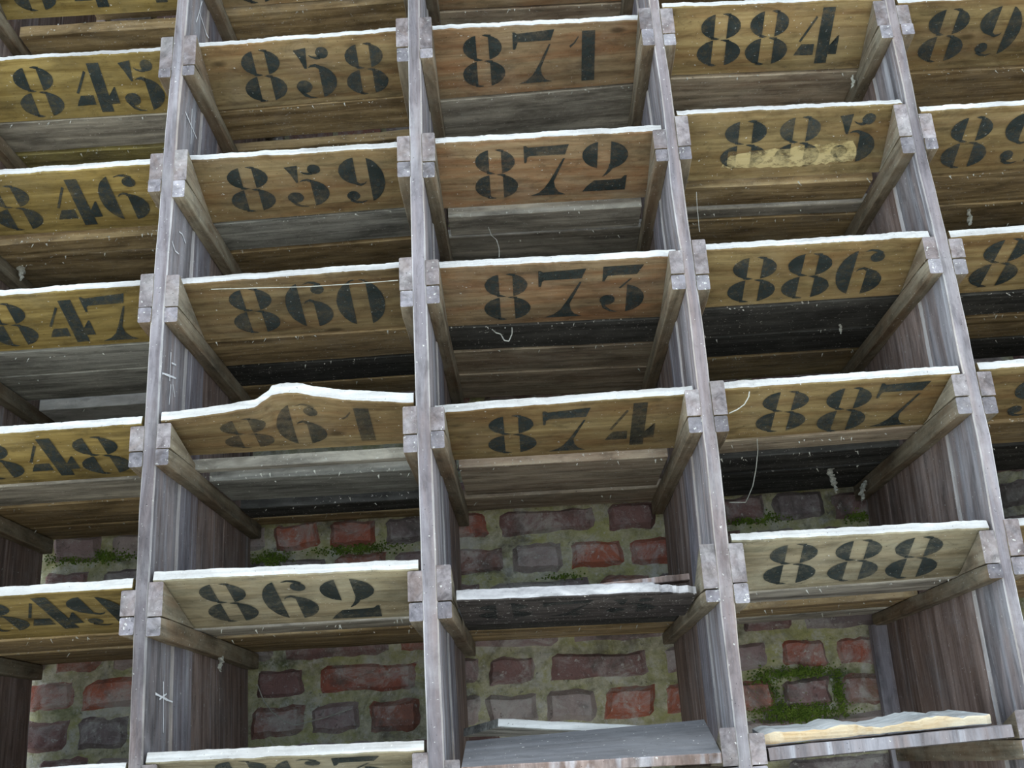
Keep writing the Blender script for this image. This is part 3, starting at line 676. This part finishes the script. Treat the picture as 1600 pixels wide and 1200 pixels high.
SHELF_ROOT = {}
for n in sorted(SHELVES):
    s = SHELVES[n]; col = s[0]
    zt = (s[1] + s[2]) / 2
    xl, xr = column_span(col, zt); xl2, xr2 = column_span(col, (s[5] + s[6]) / 2)
    xl = max(xl, xl2) + 0.0034; xr = min(xr, xr2) - 0.0034
    ix0, ix1 = xl, xr
    if n == 875: ix0, ix1 = xl + 0.0195, xr - 0.0195
    base = ((xl + xr) / 2, 0.05, zt - 0.03)
    r = empty('numbered_shelf', base, LABEL[n], 'shelf', 'numbered pigeonhole shelves')
    SHELF_ROOT[n] = r
    # front board
    N = 90 if n == 861 else 80
    j1, j2, j3 = wander(N + 1, 0.0011, 2), wander(N + 1, 0.0008, 3), wander(N + 1, 0.0006, 2)
    j1 = [q + random.uniform(-0.0003, 0.0003) for q in j1]; j2 = [q + random.uniform(-0.0002, 0.0002) for q in j2]
    sec = []
    for i in range(N + 1):
        x = ix0 + (ix1 - ix0) * i / N
        thick = TB + j2[i]
        if n == 861 and x > -0.40: thick += 0.004
        t0 = 0.0
        if n == 875 and x > 0.10:           # broken right end, the lip split away
            t0 = min(0.22, (x - 0.10) * 4.0) * 0.6 + random.uniform(-0.02, 0.02); thick *= 0.8
        L = s[9] - s[3]
        e = 0.0016 / L
        top_t = t0 + j1[i] / L
        ring = [board_pos(n, x, t0 + e + j1[i] / L, j3[i]), board_pos(n, x, 0.35, 0), board_pos(n, x, 0.7, 0), board_pos(n, x, 1.0, 0),
                board_pos(n, x, 1.0, thick), board_pos(n, x, 0.7, thick), board_pos(n, x, 0.35, thick), board_pos(n, x, top_t + e, thick), board_pos(n, x, top_t, thick - 0.0014), board_pos(n, x, t0 + j1[i] / L, 0.0014 + j3[i])]
        sec.append(ring)
    em = M['greyedge'] if n == 875 else M['edge']
    fb = box_loft('front_board', sec, [M[BOARD_MAT[n]], em], r, base, lambda i: 1 if i in (7, 8) else 0)
    if n == 875: tag(fb, 'blackened front board with a broken corner')
    if n == 861: tag(fb, 'warped front board')
    if n not in (870, 883, 896, 850, 901):
        for fig in s[11]:
            digit(n, fig, fb, loc((0, 0, 0), (0, 0, 0)) and base, M['paint_faded'] if n in (861, 875) or (n == 874 and fig[0] == '4') else M['paint'])
    if n == 885:
        top = [(0.288 + 0.185 * i / 30, 0.0625 - 0.010 * (i / 30) + 0.004 * (i < 2) + random.uniform(-0.0016, 0.0016)) for i in range(31)]
        bot = [(0.478 - 0.203 * i / 30, 0.083 + 0.004 * math.sin(i / 30 * 3.1) + random.uniform(-0.0018, 0.0018)) for i in range(31)]
        pts = top + [(0.480, 0.062), (0.483, 0.074)] + bot + [(0.279, 0.076)]
        V = [loc(board_pos(n, x, y / s[9], -0.0005), base) for x, y in pts]
        o = link('scraped_patch', V, [tuple(range(len(V)))], [M['scraped']], fb)
        tag(o, 'pale scraped patch of bare wood')
    # rear planks, lying flat on the cleats
    xl, xr = column_span(col, (s[5] + s[6]) / 2 + 0.008)
    xl += 0.0040; xr -= 0.0040
    for (y0, y1, kind, dz) in s[10]:
        if y1 - y0 < 0.008: continue
        last = (y0, y1, kind, dz) == s[10][-1]
        if last and n < 849 and col == 0 or last and n in (844, 845, 857, 858, 859, 870, 871, 872, 884, 885, 897, 898):
            y1 = max(y1, min(DEP - 0.004, y0 + 0.16))
        gap = 0.0195 if dz > 0 else 0.0
        K = 24; a1, a2, a3 = wander(K + 1, 0.0012, 2), wander(K + 1, 0.0012, 2), wander(K + 1, 0.0008, 3)
        th = 0.016 if dz == 0 else 0.020
        sec = []
        for i in range(K + 1):
            x = xl + gap + (xr - xl - 2 * gap) * i / K
            z = zsplit(s, x) + 0.0006 - dz + abs(a3[i])
            ya, yb = y0 + a1[i], y1 + a2[i]
            sec.append([(x, ya + 0.0012, z), (x, (ya + yb) / 2, z), (x, yb - 0.001, z), (x, yb, z + 0.001), (x, yb, z + th), (x, ya, z + th), (x, ya, z + 0.0012)])
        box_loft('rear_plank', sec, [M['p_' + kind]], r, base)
    # planks beyond the last measured one, up to the wall, where the shelf above hides them
    if n in (844, 845, 857, 858, 859, 870, 871, 872, 883, 884, 885, 896, 897, 898):
        y0 = max(max([q[0] + 0.165 for q in s[10]] + [0.30]), s[10][-1][1] + 0.006 if s[10] else 0.3)
        if y0 < 0.44:
            z = (s[5] + s[6]) / 2 + 0.001 + abs(s[5] - s[6]) / 2
            sec = [[(x, y0, z), (x, DEP - 0.003, z), (x, DEP - 0.003, z + 0.016), (x, y0, z + 0.016)] for x in (xl, (xl + xr) / 2, xr)]
            box_loft('rear_plank', sec, [M['p_brown']], r, base)

# ------------------------------------------------------------------ cleats and wedge blocks, nailed to the panels
CW = 0.0185
def cleat(p, side, zs, h):
    """flat bearer along the side of a panel; its top at zs"""
    r, base = ROOT[p]
    xf = faces_x(p, zs)[1 if side > 0 else 0]
    xa, xb = (xf - 0.001, xf + CW) if side > 0 else (xf - CW, xf + 0.001)
    f = random.uniform(-0.0025, 0.0015); K = 12
    a1, a2 = wander(K + 1, 0.0009, 1), wander(K + 1, 0.0009, 1)
    sec = []
    for i in range(K + 1):
        y = f + (DEP - 0.006 - f) * i / K
        e = 0.0012 if i == 0 else 0.0
        z0, z1 = zs - h + a1[i] + e, zs - 0.0004 - e
        b_ = 0.0014
        inn = a2[i]
        A, B_ = (xa, xb + inn - e) if side > 0 else (xa + inn + e, xb)
        sec.append([(A, y, z0 + b_), (A + b_, y, z0), (B_ - b_, y, z0), (B_, y, z0 + b_), (B_, y, z1 - b_), (B_ - b_, y, z1), (A + b_, y, z1), (A, y, z1 - b_)])
    box_loft('cleat', sec, [M['cleat'], M['endgrain']], r, base, lambda i: 1 if i == -1 else 0)

def wedge(p, side, zs, n=None, top=None, depth=0.10):
    """tapered block on the cleat that carries the slanting number board"""
    r, base = ROOT[p]
    xf = faces_x(p, zs)[1 if side > 0 else 0]
    xa, xb = (xf - 0.001, xf + CW - 0.0006) if side > 0 else (xf - CW + 0.0006, xf + 0.001)
    f = random.uniform(-0.001, 0.001); K = 8
    sec = []
    for i in range(K + 1):
        if n is not None:
            s = SHELVES[n]; x = (xa + xb) / 2; fy = s[9]
            t_end = (fy - 0.004)
            y = f + (t_end - f) * i / K
            u = (x - (s[0] - 2.5) * W) / W; sb = s[3] + (s[4] - s[3]) * u
            z1 = board_pos(n, x, (y - sb) / (fy - sb), 0)[2] - 0.0020
            if n == 861: z1 = min(z1, s[1] - 0.0125 + 0.35 * sb - 0.0012 - 0.24 * (y - f))
        else:
            y = f + (depth - f) * i / K
            z1 = top - (top - zs - 0.001) * i / K
        z0 = zs + 0.0002
        z1 = max(z1, z0 + 0.0008)
        b_ = min(0.0014, (z1 - z0) * 0.4)
        sec.append([(xa, y, z0), (xb, y, z0), (xb, y, z1 - b_), (xb - b_ if side > 0 else xb, y, z1), (xa if side > 0 else xa + b_, y, z1), (xa, y, z1 - b_)])
    box_loft('wedge_block', sec, [M['cleat'], M['wedge']], r, base, lambda i: 1 if i == -1 else 0)

for n in sorted(SHELVES):
    s = SHELVES[n]; col = s[0]
    pl_, pr_ = ORDER[col], ORDER[col + 1]
    for p, side, zs, h in ((pl_, 1, s[5], s[7]), (pr_, -1, s[6], s[8])):
        cleat(p, side, zs, h)
        if n == 875: wedge(p, side, zs, top=1.7469 if side > 0 else 1.7537, depth=0.11)
        else: wedge(p, side, zs, n)
# the bottom row right of shelf 863, whose boards have come down
for p, side, top, zs in (('B', 1, 1.5094, 1.464), ('C', -1, 1.5284, 1.484), ('C', 1, 1.5203, 1.484), ('D', -1, 1.5296, 1.4967)):
    cleat(p, side, zs, 0.025); wedge(p, side, zs, top=top)

# upright batten in the rear corner of a panel
for p, side, z1, w in (('D', -1, 1.690, 0.026),):
    r, base = ROOT[p]; sec = []
    for i in range(25):
        z = z1 * i / 24
        f = faces_x(p, z)[0]
        a = f - w + random.uniform(-0.0008, 0.0008); y0 = 0.484 + random.uniform(-0.0006, 0.0006)
        sec.append([(a, y0, z), (f + 0.0005, y0, z), (f + 0.0005, DEP, z), (a, DEP, z)])
    box_loft('corner_batten', sec, [M['side2']], r, base)

# ------------------------------------------------------------------ chalk marks on the first panel
rA, baseA = ROOT['A']
for mark in CHALK:
    V = []; F = []
    for st in mark:
        for (ya, za), (yb, zb) in zip(st, st[1:]):
            d = math.hypot(yb - ya, zb - za); ny, nz = -(zb - za) / d * 0.0017, (yb - ya) / d * 0.0017
            b = len(V); K = 6
            for i in range(K + 1):
                t = i / K; y, z = max(0.003, ya + (yb - ya) * t), za + (zb - za) * t
                q = random.uniform(0.45, 1.0)
                x = faces_x('A', z)[1] + (0.0024 if y > 0.094 else 0.0007)
                V.append(loc((x, y + ny * q, z + nz * q), baseA)); V.append(loc((x, y - ny * q, z - nz * q), baseA))
            for i in range(K): F.append((b + 2 * i, b + 2 * i + 1, b + 2 * i + 3, b + 2 * i + 2))
    tag(link('chalk_mark', V, F, [M['chalk']], rA), 'white chalk scrawl')

# ------------------------------------------------------------------ loose and broken boards
def slab(name, corners, th, mats, parent, base, jitter=0.001, K=20, fm=None):
    """corners: front-left, front-right, rear-right, rear-left of the underside; th above it"""
    fl, fr, rr, rl = [Vector(c) for c in corners]
    nrm = (fr - fl).cross(rl - fl).normalized()
    if nrm.z < 0: nrm = -nrm
    sec = []; a1, a2, a3 = wander(K + 1, jitter, 1), wander(K + 1, jitter, 1), wander(K + 1, jitter, 2)
    for i in range(K + 1):
        t = i / K
        f = fl.lerp(fr, t); q = rl.lerp(rr, t); d = (q - f).normalized()
        f = f + d * a1[i]; q = q + d * a2[i]
        t_ = th + a3[i]
        sec.append([f + d * 0.0012, q, q + nrm * t_, f + d * 0.0012 + nrm * t_, f + nrm * (t_ - 0.0012), f + nrm * 0.0012])
    return box_loft(name, sec, mats, parent, base, fm)

xl, xr = column_span(2, 1.5)
b = ((xl + xr) / 2, 0.06, 1.5)
r = empty('fallen_shelf_board', b, 'tilted grey board slumped between the panels at the bottom centre', 'board')
slab('board', [(xl + 0.020, -0.004, 1.489), (xr - 0.020, -0.004, 1.488), (xr - 0.020, 0.105, 1.530), (xl + 0.020, 0.105, 1.521)], 0.012,
     [M['greytop'], M['side']], r, b, fm=lambda i: 1 if i in (3, 4, 5) else 0)
b = (-0.05, 0.15, 1.54)
r = empty('loose_plank', b, 'short loose plank with a white edge lying on the tilted grey board', 'plank')
slab('plank', [(-0.112, 0.120, 1.5480), (0.092, 0.124, 1.5270), (0.092, 0.20, 1.528), (-0.166, 0.235, 1.5415)], 0.011,
     [M['p_slate'], M['edge']], r, b, fm=lambda i: 1 if i in (3, 4) else 0)
b = (0.06, 0.1, 1.72)
r = empty('wooden_strip', b, 'thin grey strip of wood lying askew on the blackened shelf', 'strip')
slab('strip', [(-0.052, 0.090, 1.7125), (0.158, 0.080, 1.7215), (0.158, 0.110, 1.7225), (-0.052, 0.118, 1.7120)], 0.0085,
     [M['side'], M['side']], r, b)

xl, xr = column_span(3, 1.5)
b = ((xl + xr) / 2, 0.06, 1.5)
r = empty('split_shelf_board', b, 'shelf board below 888, split along its length with a fresh orange break', 'board')
o = slab('lower_half', [(xl + 0.021, 0.0, 1.4868), (xr - 0.024, 0.0, 1.4978), (xr - 0.024, 0.13, 1.500), (xl + 0.021, 0.13, 1.488)], 0.0155,
         [M['charboard'], M['batten']], r, b, fm=lambda i: 1 if i in (2, 3, 4) else 0)
tag(o, 'grey lower half with rounded edge')
o = slab('splintered_half', [(xl + 0.022, 0.026, 1.5055), (xr - 0.036, 0.036, 1.5155), (xr - 0.060, 0.105, 1.525), (xl + 0.022, 0.095, 1.515)], 0.0125,
         [M['whitetop'], M['splinter']], r, b, jitter=0.004, K=44, fm=lambda i: 1 if i in (3, 4) else 0)
tag(o, 'splintered upper half with orange broken edge')

# ------------------------------------------------------------------ cobwebs
WEB_LABEL = {
    'thread_873': 'curled pale thread hanging below shelf 873', 'thread_872': 'fine thread dangling under shelf 872 near the straight panel',
    'thread_887': 'long hooked cobweb strand under shelf 887', 'thread_860': 'taut cobweb thread stretched across the front of board 860',
    'thread_862': 'sagging cobweb strand on the brick wall below shelf 862', 'thread_885': 'short straight thread beside the bowed panel below 885',
    'thread_888': 'pale curled thread at the left end of board 887', 'clump_887': 'largest white cobweb clump hanging in the black gap under 887',
    'clump_888': 'cobweb clump at the cleat end right of the gap under 887', 'clump_862': 'cobweb clump hanging from the left cleat of shelf 862',
    'clump_886': 'small cobweb tuft on the black planks under 886', 'clump_898': 'cobweb tuft under the right-hand shelf 898',
    'clump_846': 'cobweb clump at the left edge under shelf 846', 'clump_884': 'small cobweb tuft at the right end under 884'}
for key, (rad, P) in WEBS.items():
    P = [Vector(p) for p in P]; pts = []
    for a, c in zip(P, P[1:]):
        K = 6 if key.startswith('thread') else 9
        for i in range(K): pts.append(a.lerp(c, i / K))
    pts.append(P[-1])
    base = tuple(P[0]); sec = []
    for i, q in enumerate(pts):
        t = i / (len(pts) - 1)
        rr = rad if key.startswith('thread') else rad * (0.45 + 0.9 * math.sin(math.pi * min(1, 0.15 + t * 0.85))) * random.uniform(0.55, 1.35)
        a = (pts[min(i + 1, len(pts) - 1)] - pts[max(i - 1, 0)]).normalized()
        u = a.cross(Vector((0, 1, 0.2))).normalized(); v = a.cross(u)
        jx = Vector((random.uniform(-1, 1), random.uniform(-1, 1), 0)) * rad * (0.3 if key.startswith('thread') else 0.6)
        S = 5 if key.startswith('thread') else 8
        sec.append([q + jx + (u * math.cos(6.2832 * w / S) + v * math.sin(6.2832 * w / S)) * rr * (1 if S == 5 else random.uniform(0.7, 1.3)) for w in range(S)])
    o = box_loft('cobweb', sec, [M['web']], None, base)
    o.location = base
    tag(o, WEB_LABEL[key], 'cobweb', 'cobwebs in the rack')

# crumbs of dust and web caught along the seams: nobody could count them
V = []; F = []
for n in sorted(SHELVES):
    s = SHELVES[n]; xl, xr = column_span(s[0], s[5])
    seams = [s[9] + 0.003] + [q[0] for q in s[10]] + [q[1] for q in s[10]]
    for y in seams:
        dzl = max([q[3] for q in s[10]] + [0.0])
        if y > 0.49: continue
        for _ in range(random.randint(2, 8)):
            x = random.uniform(xl + 0.025, xr - 0.025); z = zsplit(s, x) - 0.0026 - dzl
            L = random.choice((0.0015, 0.002, 0.003, 0.006)); w = random.uniform(0.0005, 0.0015)
            dx, dy = random.uniform(-0.004, 0.004), random.uniform(-0.002, 0.002); b = len(V)
            V += [(x - w, y, z), (x + w, y + random.uniform(-0.001, 0.001), z + 0.001), (x, y + w, z), (x + dx, y + dy, z - L)]
            F += [(b, b + 1, b + 3), (b + 1, b + 2, b + 3), (b + 2, b, b + 3), (b, b + 2, b + 1)]
o = link('cobweb_fluff', V, F, [M['web']])
tag(o, 'white crumbs of dust and web caught along the seams of the shelves', 'dust', None, 'stuff')

# moss on the wall
V = []; F = []
for cx, cz, sx, sz, cnt in ((-0.832, 1.890, 0.085, 0.008, 500), (-0.517, 1.868, 0.03, 0.009, 260), (-0.364, 1.877, 0.06, 0.006, 300), (0.385, 1.556, 0.06, 0.012, 800),
                            (0.326, 1.592, 0.022, 0.022, 420), (0.4525, 1.585, 0.008, 0.020, 200), (0.385, 1.621, 0.055, 0.006, 420), (0.347, 1.889, 0.05, 0.006, 300),
                            (0.533, 1.884, 0.02, 0.008, 160), (0.75, 1.60, 0.05, 0.012, 300), (0.73, 1.66, 0.05, 0.006, 150), (0.0, 1.807, 0.03, 0.004, 60)):
    for _ in range(int(cnt * 1.8)):
        x, z = random.gauss(cx, sx * 0.6), random.gauss(cz, sz * 0.75)
        r_ = random.uniform(0.0007, 0.0022); y = 0.516 + random.uniform(-0.006, 0.003); b = len(V)
        V += [(x - r_, y + 0.002, z), (x + r_, y + 0.002, z), (x, y + 0.002, z + r_), (x, y + 0.002, z - r_), (x, y - r_ * 1.3, z - r_ * 0.2)]
        F += [(b, b + 2, b + 4), (b + 2, b + 1, b + 4), (b + 1, b + 3, b + 4), (b + 3, b, b + 4)]
o = link('moss', V, F, [M['moss']], smooth=True)
tag(o, 'green moss growing in the joints of the brick wall', 'moss', None, 'stuff')
